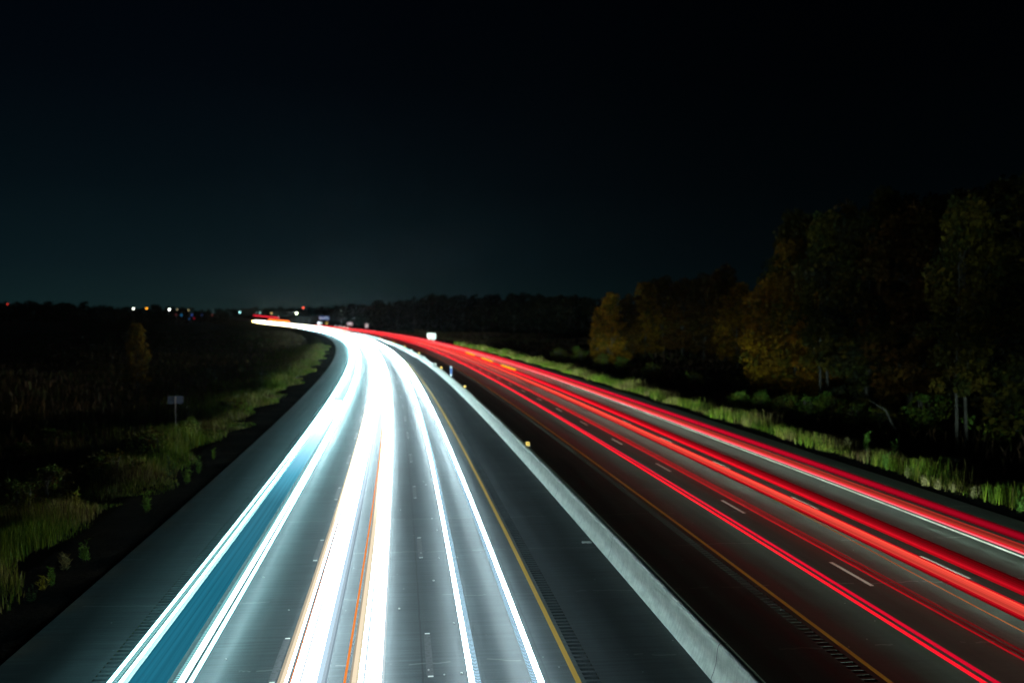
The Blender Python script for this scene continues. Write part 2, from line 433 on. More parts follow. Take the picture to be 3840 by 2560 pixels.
# median barrier: one cast concrete wall
prof = [(-7.96, 0), (-7.955, .07), (-7.90, .20), (-7.84, .42), (-7.80, .78), (-7.775, .86), (-7.73, .90), (-7.57, .90), (-7.525, .86), (-7.50, .78), (-7.46, .42), (-7.40, .20), (-7.345, .07), (-7.34, 0)]
s = np.concatenate([np.arange(S0, 320, 2.0), np.arange(320, 1500, 12)])
V, U = [], []
arc = np.concatenate([[0], np.cumsum([math.dist(prof[i], prof[i + 1]) for i in range(len(prof) - 1)])])
for a in s:
    for (o, z), q in zip(prof, arc): V.append(P(a, o, z - (.02 if z == 0 else 0))); U.append((q, a))
n = len(prof)
Fq = [(i * n + k, i * n + k + 1, (i + 1) * n + k + 1, (i + 1) * n + k)[::-1] for i in range(len(s) - 1) for k in range(n - 1)]
bar = mesh('concrete_barrier', V, Fq, M_conc, smooth=True, uv=U)
tag(bar, 'long pale concrete median wall between the white and red traffic', 'barrier')
# open joints in the wall
for sj in (-11.6, .6, 13, 25.4, 38, 50, 75, 100):
    jv, jf = [], []
    for i, (o, z) in enumerate(prof):
        cx, cz = -7.65, .45
        k = 1.012
        for e in (-.018, .018): jv.append(P(sj + e, cx + (o - cx) * k, max(.0, cz + (z - cz) * 1.006)))
    jf = [(2 * i, 2 * i + 1, 2 * i + 3, 2 * i + 2) for i in range(n - 1)]
    mesh('joint', jv, jf, M_dark, bar)

# ------------------------------------------------------------------ light trails
WHT, CRM, ORG, ICE = (.72, .93, 1), (1, .86, .62), (1, .30, .05), (.72, .90, 1)
GRN = (.42, .96, 1)
WN, WF = 14.0, 130.0
def trail(label, s=0, o=0): return tag(empty('light_trail', tuple(P(s, o, 0))), label, 'light trail')
def st(t, name, mat, *a, **k): return under(streak(name, None, mat, *a, **k), t)
mW = light_mat('headlight_white', WHT, WN, WF, 190, 12)
mG = light_mat('headlight_cool', GRN, 18.0, WF, 190, 12)
mGd = light_mat('headlight_flicker', GRN, 1.0, 10, 190, 15, .125)
mIce = light_mat('headlight_ice', (.62, .84, 1), .95, 8, 150, 15)
mIced = light_mat('led_flicker', (.50, .80, 1), 1.3, 12, 150, 10, .098)
mCr = light_mat('headlight_cream', (1, .84, .60), .95, 30, 150, 5)
mOr = light_mat('indicator_orange', (1, .27, .045), .95, 1.3, 60, 0)
mTeal = light_mat('lit_body_emission', (.022, .19, .28), .80, 8, 75, 10)  # emission stands in for light falling on a passing blue car body
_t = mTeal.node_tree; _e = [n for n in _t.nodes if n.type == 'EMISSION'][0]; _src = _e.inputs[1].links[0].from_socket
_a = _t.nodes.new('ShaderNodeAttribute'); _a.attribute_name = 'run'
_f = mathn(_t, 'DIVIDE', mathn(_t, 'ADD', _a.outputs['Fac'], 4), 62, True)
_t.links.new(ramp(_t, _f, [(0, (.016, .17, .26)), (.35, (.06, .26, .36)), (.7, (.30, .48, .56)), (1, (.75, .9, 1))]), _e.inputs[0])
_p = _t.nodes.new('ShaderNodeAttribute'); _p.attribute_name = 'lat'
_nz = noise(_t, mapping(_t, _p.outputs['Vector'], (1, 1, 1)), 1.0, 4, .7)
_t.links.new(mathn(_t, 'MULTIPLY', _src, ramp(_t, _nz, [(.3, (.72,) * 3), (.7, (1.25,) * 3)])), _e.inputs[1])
FAR = 1410
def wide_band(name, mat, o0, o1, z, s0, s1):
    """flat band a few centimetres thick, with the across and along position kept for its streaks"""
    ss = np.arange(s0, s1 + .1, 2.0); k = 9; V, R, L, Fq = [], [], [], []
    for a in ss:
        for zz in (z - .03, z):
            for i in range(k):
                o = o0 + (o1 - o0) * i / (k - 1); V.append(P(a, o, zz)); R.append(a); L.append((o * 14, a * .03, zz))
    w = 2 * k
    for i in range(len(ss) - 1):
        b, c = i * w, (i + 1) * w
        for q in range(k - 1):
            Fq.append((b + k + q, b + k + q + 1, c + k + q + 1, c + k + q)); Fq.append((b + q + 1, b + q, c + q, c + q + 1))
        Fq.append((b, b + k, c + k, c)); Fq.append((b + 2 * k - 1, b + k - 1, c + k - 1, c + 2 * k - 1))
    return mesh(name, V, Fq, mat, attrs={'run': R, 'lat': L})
t1 = trail('cool white double headlight trail with a blue band, nearest the left shoulder', 0, -21)
st(t1, 'headlight_streak', mG, -22.08, .64, .07, .07, -80, FAR)
st(t1, 'headlight_streak', mGd, -21.96, .64, .07, .04, -80, 60, step=1.0)
st(t1, 'headlight_streak', mG, -21.83, .64, .06, .07, -80, FAR)
st(t1, 'headlight_streak', mGd, -20.61, .62, .10, .05, -80, 60, step=1.0)
st(t1, 'headlight_streak', mW, -20.46, .66, .13, .10, -80, FAR)
st(t1, 'headlight_streak', mG, -20.26, .64, .075, .09, -80, FAR)
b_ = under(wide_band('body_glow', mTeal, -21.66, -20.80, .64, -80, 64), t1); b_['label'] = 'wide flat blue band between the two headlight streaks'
t2 = trail('broadest white headlight trail with cream and orange lines, down the middle lane', 0, -17)
st(t2, 'headlight_streak', mCr, -18.20, .62, .10, .07, -80, 240)
st(t2, 'headlight_streak', mW, -18.10, .66, .055, .08, -80, FAR)
o_ = st(t2, 'indicator_streak', mOr, -17.985, .63, .075, .07, -80, 6)
st(t2, 'headlight_streak', mW, [(-80, -17.84), (60, -17.92)], .66, .21, .11, -80, FAR)
st(t2, 'headlight_streak', mW, -17.67, .61, .24, .11, -80, FAR)
st(t2, 'headlight_streak', mW, -17.50, .65, .16, .10, -80, FAR)
st(t2, 'headlight_streak', light_mat('far_warm_bloom', (1, .66, .22), .5, 40, 1250, 700), -23.5, .9, .7, .5, 700, 1410)  # warm bloom around the trail tip, put in as a glowing strand
st(t2, 'headlight_streak', mIce, -17.37, .62, .12, .07, -80, 200)
st(t2, 'indicator_streak', mOr, [(-15, -16.79), (25, -16.70)], .65, .062, .06, -80, 70)
st(t2, 'headlight_streak', mCr, -16.58, .64, .11, .07, -80, 240)
st(t2, 'headlight_streak', mW, -16.42, .66, .16, .10, -80, FAR)
st(t2, 'headlight_streak', mW, -16.26, .61, .22, .10, -80, FAR)
st(t2, 'headlight_streak', mW, -16.06, .66, .22, .11, -80, FAR)
mW3 = light_mat('headlight_left_lane', WHT, 24, WF, 190, 12)
for o, w, cc, L_ in ((-17.28, .07, (.66, .86, 1), .62), (-17.22, .05, (.62, .84, 1), .42), (-18.29, .06, (1, .86, .62), .48), (-15.93, .05, (.8, .95, 1), .8), (-16.66, .05, (1, .84, .62), .42)):
    st(t2, 'headlight_streak', light_mat('headlight_edge', cc, L_, L_ * 9, 120, 5), o, .60, w, .05, -80, 260)
for o, w, cc in ((-17.76, .055, (.78, .90, 1)), (-17.58, .045, (1, .93, .80)), (-16.34, .06, (.74, .90, 1)), (-16.20, .045, (1, .92, .78)), (-16.49, .05, (1, .85, .55)), (-17.66, .035, (.85, .95, 1))):
    st(t2, 'headlight_streak', light_mat('headlight_line', cc, .80, 12, 90, 0), o, .745, w, .03, -80, 120)
t3 = trail('pair of thin icy white headlight streaks in the lane beside the barrier', 0, -13)
PL = [(-15, -13.93), (23, -13.72), (60, -13.6)]
st(t3, 'headlight_streak', mW3, PL, .65, .13, .10, -80, FAR)
st(t3, 'headlight_streak', mIced, [(a, b + .14) for a, b in PL], .64, .15, .05, -80, 50, step=1.0)
st(t3, 'headlight_streak', mIce, [(a, b + .15) for a, b in PL], .64, .12, .05, 50, 200)
st(t3, 'headlight_streak', mW3, -12.36, .65, .13, .10, -80, FAR)
st(t3, 'headlight_streak', mIced, -12.50, .64, .13, .05, -80, 50, step=1.0)
st(t3, 'headlight_streak', mIce, -12.50, .64, .10, .05, 50, 200)
# red side
def red(c, a, b=None): return light_mat('taillight_red', c, a, b, 120, -12)
RED, DEEP, SAL = (.92, .008, .022), (.74, .004, .028), (.95, .075, .05)
t4 = trail('two bright thin red tail light lines nearest the median, with faint red lines beside them', 0, -2)
st(t4, 'taillight_streak', red(RED, 1.15, 2.2), -2.81, .90, .11, .07, -80, 900)
st(t4, 'taillight_streak', red(DEEP, .80, 2.2), [(-80, -2.50), (0, -2.54), (60, -2.60)], .90, .12, .07, -80, 900)
st(t4, 'taillight_streak', red(RED, .34, 2.0), -1.05, .90, .06, .05, -80, 900)
st(t4, 'taillight_streak', red(RED, .07, 1.2), -.88, .90, .07, .04, -80, 900)
st(t4, 'taillight_streak', red(RED, .13, 1.4), -.70, .90, .05, .05, -80, 900)
t5 = trail('broad salmon and red tail light trail along the middle lane of the red side', 0, 2)
for i, (o, w, cc, a) in enumerate([(.84, .09, RED, .22), (.93, .09, RED, .5), (1.03, .11, SAL, .66), (1.15, .13, SAL, .56), (1.28, .13, SAL, .76), (1.41, .13, SAL, .88), (1.54, .12, (1, .09, .05), 1.05), (1.64, .08, RED, .6)]):
    st(t5, 'taillight_streak', red(cc, a, a * 1.6), o, .90 + .012 * (i % 2), w, .06, -80, 900)
for i, (o, w, a) in enumerate([(2.33, .12, .34), (2.46, .12, .52), (2.60, .13, .30), (2.74, .12, .19), (2.88, .13, .13), (3.03, .13, .09), (3.18, .13, .05)]):
    st(t5, 'taillight_streak', red(RED, a, a * 5), o, .90 + .012 * (i % 2), w, .05, -80, 900)
t6 = trail('outermost red tail light trail, in the lane beside the right verge', 0, 6)
for i, (o, w, a) in enumerate([(5.42, .12, .95), (5.55, .12, .75), (5.70, .12, .45), (5.84, .12, .26), (5.99, .13, .15), (6.14, .12, .28)]):
    st(t6, 'taillight_streak', red((.95, .16, .20) if i == 0 else RED if a > .5 else SAL, a, a * 3.2), o, .90 + .012 * (i % 2), w, .05, -80, 950)
for i, (o, w, a) in enumerate([(6.60, .13, .14), (6.74, .13, .26), (6.88, .13, .32), (7.02, .13, .28), (7.16, .13, .20), (7.30, .13, .10)]):
    st(t6, 'taillight_streak', red(DEEP, a, a * 6.0), o, .90 + .012 * (i % 2), w, .05, -80, 950)
for o, cc in ((-1.95, RED), (.15, SAL), (.45, RED), (3.6, RED), (4.4, SAL), (4.9, RED)):
    st(t4 if o < 0 else t5 if o < 3 else t6, 'taillight_streak', light_mat('taillight_red', cc, .02, 3.0, 190, 75), o, .86, .14, .05, 78, 900)
for o, t_ in ((-20.4, t1), (-16.7, t2), (-13.2, t3)): st(t_, 'headlight_streak', light_mat('far_lamp', (1, .93, .80), .3, 9, 950, 420), o, 1.35, .5, 1.3, 420, 1408)
t7 = trail('single hair thin orange marker light line between the red trails', 0, .5)
st(t7, 'marker_streak', light_mat('marker_orange', (1, .20, .02), .38, .12, 40, -12), [(-12, .20), (11, .95), (60, 1.2)], .90, .035, .03, -80, 60)
t8 = trail('broken line of three yellow blinker dashes over the far red trails', 100, 2)
for (xa, ya, xb, yb) in ((1748, 1321, 1779, 1332), (1808, 1342, 1846, 1355), (1882, 1369, 1932, 1386)):
    a = at(xa, ya, 1.0); b = at(xb, yb, 1.0); sa, oa = SO(a[0], a[1]); sb, ob = SO(b[0], b[1])
    lo, hi = sorted([(sa, oa), (sb, ob)])
    st(t8, 'blinker_dash', light_mat('blinker_yellow', (1, .50, .0), 1.3), [lo, hi], 1.0, .30, .26, lo[0], hi[0])
t9 = trail('short red tail light line far away above the end of the white trails', 1400, 5)
st(t9, 'taillight_streak', light_mat('far_red', (1, .02, .05), 2.2), [(1390, 12), (1720, 12)], 5.6, .8, .9, 1400, 1640)
t10 = trail('short orange line on top of the far end of the white trails', 1000, -9)
st(t10, 'marker_streak', light_mat('far_orange', (1, .16, .02), 5.0), [(1050, -6), (1420, -6)], 3.6, .9, 1.3, 1130, 1370)

# beams of the same vehicles' headlamps: on the red side they point away from the camera
def spot(s, o, z, power, size=70, yaw=0.0, pitch=-.035, col=(1, .97, .88), toward=1):
    d = bpy.data.lights.new('headlamp_or_fill', 'SPOT'); d.energy = power; d.spot_size = math.radians(size); d.spot_blend = 1.0
    d.shadow_soft_size = .12; d.color = col
    l = bpy.data.objects.new('headlamp_or_fill', d); COL.objects.link(l); l.location = tuple(P(s, o, z))
    h = heading(s) + yaw + (0 if toward > 0 else math.pi)
    v = (-math.sin(h) * math.cos(pitch), math.cos(h) * math.cos(pitch), math.sin(pitch))
    from mathutils import Vector
    l.rotation_euler = Vector(v).to_track_quat('-Z', 'Y').to_euler()
GRNW = (.72, 1, .84)
for s in np.arange(-80, 300, 2.0):
    spot(s, 2.2, .62, 4000, 42, -.04, .05, GRNW); spot(s + 1.0, 6.1, .62, 3800, 46, -.18, .06, GRNW)
for s in np.arange(-80, 220, 1.5): spot(s, -1.6, .62, 1050, 46, .02, .07, GRNW)
for s in np.arange(300, 900, 60): spot(s, 3.6, .7, 12000, 60, -.05, .01)
# on the white side, added fill spots turned sideways and up brighten the left verge
CW = (.62, .92, 1)
for s in np.arange(-40, 240, 4): spot(s, -22.4, .74, 5200 + 16 * max(s, 0), 56, -.85, .28, (1, .96, .62), -1)
for s in np.arange(-20, 240, 3): spot(s, -21.7, .60, 420, 26, -.10, .0, (.5, .95, 1), -1); spot(s + 1.5, -12.3, .60, 260, 26, .09, .0, CW, -1)

# ------------------------------------------------------------------ night haze
HAZE = 0.000016
if HAZE:
    hm = bpy.data.materials.new('night_haze'); hm.use_nodes = True; t = hm.node_tree; t.nodes.clear()
    pv = t.nodes.new('ShaderNodeVolumePrincipled'); pv.inputs['Color'].default_value = (.85, .95, 1, 1); pv.inputs['Density'].default_value = HAZE; pv.inputs['Anisotropy'].default_value = .8
    oo = t.nodes.new('ShaderNodeOutputMaterial'); t.links.new(pv.outputs[0], oo.inputs['Volume'])
    hz = MB().box(-2600, 2600, -150, 2900, -4, 45).build('haze', hm); tag(hz, kind='stuff')

# ------------------------------------------------------------------ grass and field growth
def vnoise(s, o, f, seed=0):
    return .5 + .5 * (np.sin(s * f * 1.0 + 1.3 * seed) * np.sin(o * f * 1.9 + seed) + .6 * np.sin(s * f * 2.7 + o * f * 1.3 + 2 * seed) + .4 * np.sin(s * f * 5.3 - o * f * 4.1 + seed)) / 1.6
def blades(name, s, o, h, w, col, lean=.25, base=None, parent=None, mat=None):
    """tapering curved blades, two quads each"""
    n = len(s)
    B = P(s, o, gz(s, o) if base is None else base)
    a = rng.uniform(0, 2 * math.pi, n); ln = rng.uniform(0, lean, n) * h; la = rng.uniform(0, 2 * math.pi, n)
    dx = np.stack([np.cos(a), np.sin(a), np.zeros(n)], 1) * (w / 2)[:, None]
    L = np.stack([np.cos(la) * ln, np.sin(la) * ln, np.zeros(n)], 1); Z = np.array([0, 0, 1.0])
    m = B + L * .35 + Z * (h * .55)[:, None]; t = B + L + Z * h[:, None]
    V = np.stack([B - dx, B + dx, m - dx * .8, m + dx * .8, t - dx * .12, t + dx * .12], 1).reshape(-1, 3)
    i = np.arange(n)[:, None] * 6
    Fq = np.concatenate([i + np.array([[0, 1, 3, 2]]), i + np.array([[2, 3, 5, 4]])], 0)
    C = np.repeat(col, 6, 0)
    return fast_mesh(name, V, Fq, mat or M_grass, parent, C)
GREENS = np.array([(.050, .095, .008), (.085, .120, .010), (.030, .055, .008), (.120, .125, .022), (.150, .130, .050), (.050, .034, .016)])
def grass_cols(n, u, pal=GREENS):
    k = np.clip((u * len(pal) + rng.normal(0, .9, n)).astype(int), 0, len(pal) - 1)
    return pal[k] * rng.uniform(.7, 1.3, (n, 1))
# right verge: tall bright strip beside the gravel, falling back into the dark
n = 80000
s = -14 + 300 * rng.random(n) ** 1.6; o = 12.6 + np.abs(rng.normal(0, 1.0, n)) * 2.1 + .5 * np.sin(s * .35) * (rng.random(n) < .7)
tall = vnoise(s, o * .3, .17, 2)
kp = rng.random(n) < .12 + 1.25 * vnoise(s, o, .33, 1) ** 2.2
s, o, tall = s[kp], o[kp], tall[kp]
h = (.16 + 1.45 * tall ** 2.0) * rng.uniform(.5, 1.25, len(s)) * np.clip(1.2 - (o - 12.5) * .08, .5, 1.1)
g = blades('roadside_grass', s, o, h, rng.uniform(.014, .040, len(s)) * (1 + s.clip(0) / 90), grass_cols(len(s), np.clip(vnoise(s, o, .23, 4) + .22 * np.clip(o - 14, 0, 3), 0, 1)), .34)
tag(g, 'tall green and straw grass along the right gravel verge', 'grass', kind='stuff')
n = 130000
s = -18 + 290 * rng.random(n) ** 1.7; o = -28.3 - rng.gamma(1.6, 2.3, n) - .8 * np.sin(s * .23) - .5 * np.sin(s * .61)
kp = rng.random(n) < .25 + .9 * vnoise(s, o, .45, 3) ** 1.3
s, o = s[kp], o[kp]
h = (.40 + 1.25 * vnoise(s, o * .4, .19, 6) ** 1.4) * rng.uniform(.5, 1.2, len(s)) * np.clip((-28.0 - o) / 2.2, .35, 1)
g = blades('roadside_grass', s, o, h, rng.uniform(.015, .042, len(s)) * (1 + s.clip(0) / 90), grass_cols(len(s), vnoise(s, o, .21, 8)), .35)
tag(g, 'rough green and brown grass bank along the left gravel verge', 'grass', kind='stuff')
# field growth further out, coarse
DULL = np.array([(.050, .050, .016), (.070, .050, .022), (.085, .054, .030), (.064, .042, .032), (.046, .052, .020)])
n = 46000
side = rng.random(n) < .5
s = -15 + 640 * rng.random(n) ** 1.5; d = rng.gamma(1.4, 26, n) + 8
o = np.where(side, -27 - d, 13 + d)
kp = (rng.random(n) < .15 + vnoise(s, o, .09, 5)) & (np.abs(o) < 260)
sg_x, sg_y, _z = at(658, 1585, -.3); sg_s, sg_o = SO(sg_x, sg_y)
kp &= ~((np.abs(s - sg_s + 9) < 11) & (np.abs(o - sg_o - 1) < 3.5))
s, o = s[kp], o[kp]
h = rng.uniform(.3, 1.0, len(s)) * (.6 + .8 * vnoise(s, o, .07, 2))
g = blades('field_brush', s, o, h, rng.uniform(.08, .22, len(s)) * (1 + s.clip(0) / 160), grass_cols(len(s), vnoise(s, o, .05, 7), DULL), .5)
tag(g, 'low dull brush scattered over the dark fields', 'brush', kind='stuff')

# single weeds standing out on the gravel edge
def weed_mesh(seed, H, spread, tint):
    r = np.random.default_rng(seed); V, Fq, C = [], [], []
    def quad(p, d, n_, L, w, c):
        b = len(V); d = d / np.linalg.norm(d); sd = np.cross(d, n_); sd /= np.linalg.norm(sd) + 1e-9
        V.extend([p, p + d * L * .5 - sd * w / 2, p + d * L, p + d * L * .5 + sd * w / 2]); Fq.append((b, b + 1, b + 2, b + 3)); C.extend([c] * 4)
    for k in range(r.integers(5, 9)):
        a = r.uniform(0, 6.28); lean = r.uniform(.05, spread); hh = H * r.uniform(.6, 1.1)
        p0 = np.array([r.normal(0, .05), r.normal(0, .05), -.03]); top = p0 + np.array([math.cos(a) * lean * hh, math.sin(a) * lean * hh, hh])
        quad(p0, top - p0, np.array([0, 1, 0.]), hh, .025, np.array(tint) * .7); quad(p0, top - p0, np.array([1, 0, 0.]), hh, .025, np.array(tint) * .7)
        for j in range(int(9 + hh * 12)):
            t = r.uniform(.15, 1); p = p0 + (top - p0) * t; b = r.uniform(0, 6.28)
            d = np.array([math.cos(b), math.sin(b), r.uniform(.2, 1.3)]); quad(p, d, np.array([0, 0, 1.]) + r.normal(0, .4, 3), r.uniform(.10, .22), r.uniform(.03, .07), np.array(tint) * r.uniform(.6, 1.4))
    return np.array(V), np.array(Fq), np.array(C)
LGREEN, YGREEN, STRAW, DGREEN = (.060, .115, .022), (.12, .12, .015), (.14, .12, .06), (.03, .055, .022)
weeds = [fast_mesh('weed', *weed_mesh(i, H, sp, c)[:2], M_leaf, None, weed_mesh(i, H, sp, c)[2]) for i, (H, sp, c) in enumerate([(.9, .35, LGREEN), (.7, .5, YGREEN), (.85, .25, LGREEN), (.6, .6, STRAW), (1.1, .3, DGREEN)])]
wl = [  # photo pixel of the foot, kind, scale, label
 (322, 2108, 0, .95, 'bright green leafy weed alone on the dark gravel, left of the road near the corner'),
 (548, 1925, 2, 1.15, 'tall upright pale green weed on the left gravel edge'),
 (160, 2215, 1, .75, 'small yellow flowered weed low on the left gravel edge'),
 (192, 2200, 2, .75, 'thin green stalk beside the yellow weed on the left gravel'),
 (118, 2262, 4, .55, 'thin dark green stalk nearest the lower left corner'),
 (250, 2140, 3, 1.0, 'rounded straw coloured tuft at the left grass edge'),
 (704, 1815, 0, 1.25, 'leafy green weed clump on the gravel, above the tall upright one'),
 (745, 1780, 0, 1.15, 'pale green weed clump leaning over the left gravel, beyond the leafy one'),
 (640, 1795, 4, 1.2, 'tall dark green weed at the edge of the left bank'),
 (280, 1900, 1, 1.55, 'yellow green bush glowing in the left grass bank'),
 (620, 1690, 1, 1.9, 'yellowish shrub in the grass below the white sign'),
 (800, 1725, 2, .8, 'small green stalk on the upper left gravel'),
 (3320, 1760, 2, 1.05, 'single bright green stalk on the right gravel edge'),
 (3402, 1795, 3, 1.0, 'pale dry tuft on the right gravel edge, left of the long straw row'),
 (3470, 1825, 3, .9, 'wide pale straw tuft where the right gravel bends'),
 (3520, 1838, 3, .9, 'pale straw tuft in the middle of the right straw row'),
 (3575, 1846, 3, .75, 'low straw tuft in the right straw row'),
 (3650, 1872, 3, 1.0, 'bushy straw tuft ending the right straw row'),
 (3745, 1885, 0, .95, 'bright green leafy weed near the right edge of the picture'),
 (3820, 1925, 0, 1.1, 'large bright green and straw weed at the right edge of the picture'),
 (3360, 1700, 0, 1.35, 'tall lit green reed clump on the right verge'),
 (3250, 1690, 2, 1.5, 'tallest lit green reeds on the right verge'),
 (3180, 1680, 3, 1.3, 'feathery brown grass plume on the right verge'),
]
first = {}
for i, (px, py, k, sc, lab) in enumerate(wl):
    x, y, z = at(px, py, -.06); s_, o_ = SO(x, y)
    if k in first: ob = first[k].copy(); COL.objects.link(ob)
    else: ob = first[k] = weeds[k]
    ob.name = 'weed'; ob.location = (x, y, float(gz(s_, o_)) + float(zprof(y)) + .03); ob.rotation_euler = (0, 0, rng.uniform(0, 6.28)); ob.scale = (sc,) * 3
    tag(ob, lab, 'weed', 'weeds along the gravel verges')
for k, w_ in enumerate(weeds):
    if k not in first: bpy.data.objects.remove(w_)

# ------------------------------------------------------------------ trees
def crown_mesh(seed, H, R, zlo, nclump, per, leaf, pal, shape='round', mix=.5):
    """leaf sized faces in clumps spread through an uneven crown; returns arrays and clump centres"""
    r = np.random.default_rng(seed); cc = []
    while len(cc) < nclump:
        t = r.uniform(0, 1); z = zlo + (H - zlo) * t
        if shape == 'round': rad = R * (math.sin(math.pi * min(1, .12 + .86 * t)) ** .6)
        elif shape == 'column': rad = R * (.9 - .55 * t ** 2)
        else: rad = R * (1.05 - .8 * t)
        a = r.uniform(0, 2 * math.pi); q = math.sqrt(r.uniform(.12, 1)); rad *= r.uniform(.65, 1.15) * (1 + .18 * math.sin(3 * a + seed))
        cc.append((math.cos(a) * rad * q, math.sin(a) * rad * q, z))
    cc = np.array(cc); n = nclump * per
    cr = (R * .20 + .12) * r.uniform(.6, 1.5, nclump)
    dv = r.normal(0, 1, (n, 3)); dv /= np.linalg.norm(dv, axis=1)[:, None]; dv *= (r.random(n) ** .5)[:, None]
    p = np.repeat(cc, per, 0) + dv * np.repeat(cr, per)[:, None] * np.array([1, 1, .8])
    u = r.normal(0, 1, (n, 3)); u /= np.linalg.norm(u, axis=1)[:, None]; v = np.cross(u, r.normal(0, 1, (n, 3))); v /= np.linalg.norm(v, axis=1)[:, None]
    L = leaf * r.uniform(.55, 1.35, n)[:, None]
    V = np.stack([p - u * L * .6, p - v * L * .38, p + u * L * .6, p + v * L * .38], 1).reshape(-1, 3)
    Fq = (np.arange(n)[:, None] * 4 + np.arange(4)[None])
    pal = np.array(pal); ci = r.integers(0, len(pal), nclump); c = pal[np.repeat(ci, per)]
    sw = r.random(n) < .25; c = np.where(sw[:, None], pal[r.integers(0, len(pal), n)], c) * r.uniform(.65, 1.35, (n, 1))
    return V, Fq, np.repeat(c, 4, 0), cc
AMBER = [(.090, .045, .0025), (.122, .068, .003), (.058, .029, .002), (.034, .029, .003), (.094, .040, .0025)]
OLIVE = [(.019, .018, .003), (.028, .023, .003), (.012, .015, .003), (.034, .024, .003)]
RUST = [(.034, .015, .002), (.026, .013, .002), (.024, .017, .003), (.040, .021, .003)]
DARK = [(.007, .009, .005), (.0055, .0075, .004), (.010, .010, .004)]
LIME = [(.034, .062, .008), (.024, .048, .008), (.048, .058, .006)]
def make_tree(seed, H, R, zlo, nclump, per, leaf, pal, shape='round', stems=1, name='tree'):
    r = np.random.default_rng(seed + 99)
    root = empty(name, (0, 0, 0))
    V, Fq, C, cc = crown_mesh(seed, H, R, zlo, nclump, per, leaf, pal, shape)
    fast_mesh('crown', V, Fq, M_leaf, root, C)
    tb = MB()
    for k in range(stems):
        bx, by = (0, 0) if stems == 1 else ((-.55, 0), (.45, .1))[k] if stems == 2 else (r.uniform(-.7, .7), r.uniform(-.5, .5))
        lx, ly = r.uniform(-.05, .05) * H, r.uniform(-.05, .05) * H; r0 = (.012 * H + .05) / (1 if stems == 1 else 1.9)
        pts = [(bx, by, -.5)] + [(bx + lx * t + .12 * math.sin(5 * t + seed), by + ly * t + .1 * math.cos(4 * t + seed), H * .93 * t) for t in np.linspace(.06, 1, 7)]
        tb.tube(pts, [r0 * 1.25] + [r0 * (1.05 - .97 * t) + .015 for t in np.linspace(0, 1, 7)], 7)
        for c in cc[r.permutation(len(cc))[:16 // stems]]:
            zb = max(.35 * zlo + .12 * H, c[2] - r.uniform(.12, .3) * H); t = zb / (H * .93)
            p0 = np.array([bx + lx * t + .12 * math.sin(5 * t + seed), by + ly * t + .1 * math.cos(4 * t + seed), zb]); q = (p0 + c) / 2 + np.array([0, 0, -.04 * H])
            tb.tube([p0, q, c], [r0 * .42 * (1 - .6 * t) + .012, r0 * .25 + .01, .012], 5)
    tb.build('trunk', M_bark, root, True)
    return root
PROTO = {
 'amber': [make_tree(1, 12, 3.6, 1.2, 120, 72, .34, AMBER, 'round', 2, 'autumn_tree'), make_tree(2, 15, 3.9, 1.2, 140, 72, .36, AMBER, 'column', 1, 'autumn_tree')],
 'olive': [make_tree(3, 18, 4.4, 3.0, 150, 70, .42, OLIVE, 'round', 1, 'tall_tree'), make_tree(4, 20, 4.0, 5.0, 150, 70, .42, OLIVE + AMBER[3:4], 'column', 2, 'tall_tree'), make_tree(9, 19, 4.6, 1.2, 160, 70, .42, OLIVE + DARK, 'round', 2, 'tall_tree')],
 'rust': [make_tree(5, 17, 4.2, 2.0, 140, 70, .42, RUST, 'round', 1, 'autumn_tree')],
 'dark': [make_tree(6, 14, 4.2, 1.5, 70, 36, .50, DARK, 'round', 1, 'dark_tree'), make_tree(7, 15, 4.6, 1.0, 70, 36, .55, DARK + RUST[1:2], 'round', 1, 'dark_tree')],
 'far': [make_tree(20 + i, 12, 4.6, .3, 34, 16, 1.15, DARK, ['round', 'round', 'cone', 'column'][i], 1, 'distant_tree') for i in range(4)],
 'bush': [make_tree(30, 2.2, 1.5, .15, 34, 40, .16, LIME, 'round', 3, 'bush'), make_tree(31, 2.0, 1.7, .1, 34, 40, .16, LIME + OLIVE, 'round', 3, 'bush'), make_tree(32, 2.4, 1.4, .2, 34, 40, .16, RUST[:2] + LIME + OLIVE[:2], 'round', 3, 'bush')],
}
PH = {'amber': [12, 15], 'olive': [18, 20, 19], 'rust': [17], 'dark': [14, 15], 'far': [12] * 4, 'bush': [2.2, 2.0, 2.4]}
used = {}
cnt = {}
def plant(kind, x, y, H, label, group, var=None, wide=1.0, cat=None):
    k = cnt.get(kind, 0); cnt[kind] = k + 1
    v = k % len(PROTO[kind]) if var is None else var
    pr = PROTO[kind][v]
    if (kind, v) in used: t = copy_tree(pr)
    else: t = pr; used[(kind, v)] = 1
    s_, o_ = SO(x, y)
    sc = H / PH[kind][v]
    t.location = (x, y, float(gz(s_, o_)) + float(zprof(np.interp(s_, SS, AY))) - .05); t.rotation_euler = (0, 0, rng.uniform(0, 6.28)) if 'pale' not in label else (0, 0, rng.uniform(-.3, .3)); t.scale = (sc * wide, sc * wide, sc)
    return tag(t, label, cat or ('bush' if kind == 'bush' else 'tree'), group)
def pp(px, base, top):
    x, y, z = at(px, base, -.3); return x, y, (base - top) * y / F
WOOD = 'trees of the near wood on the right'
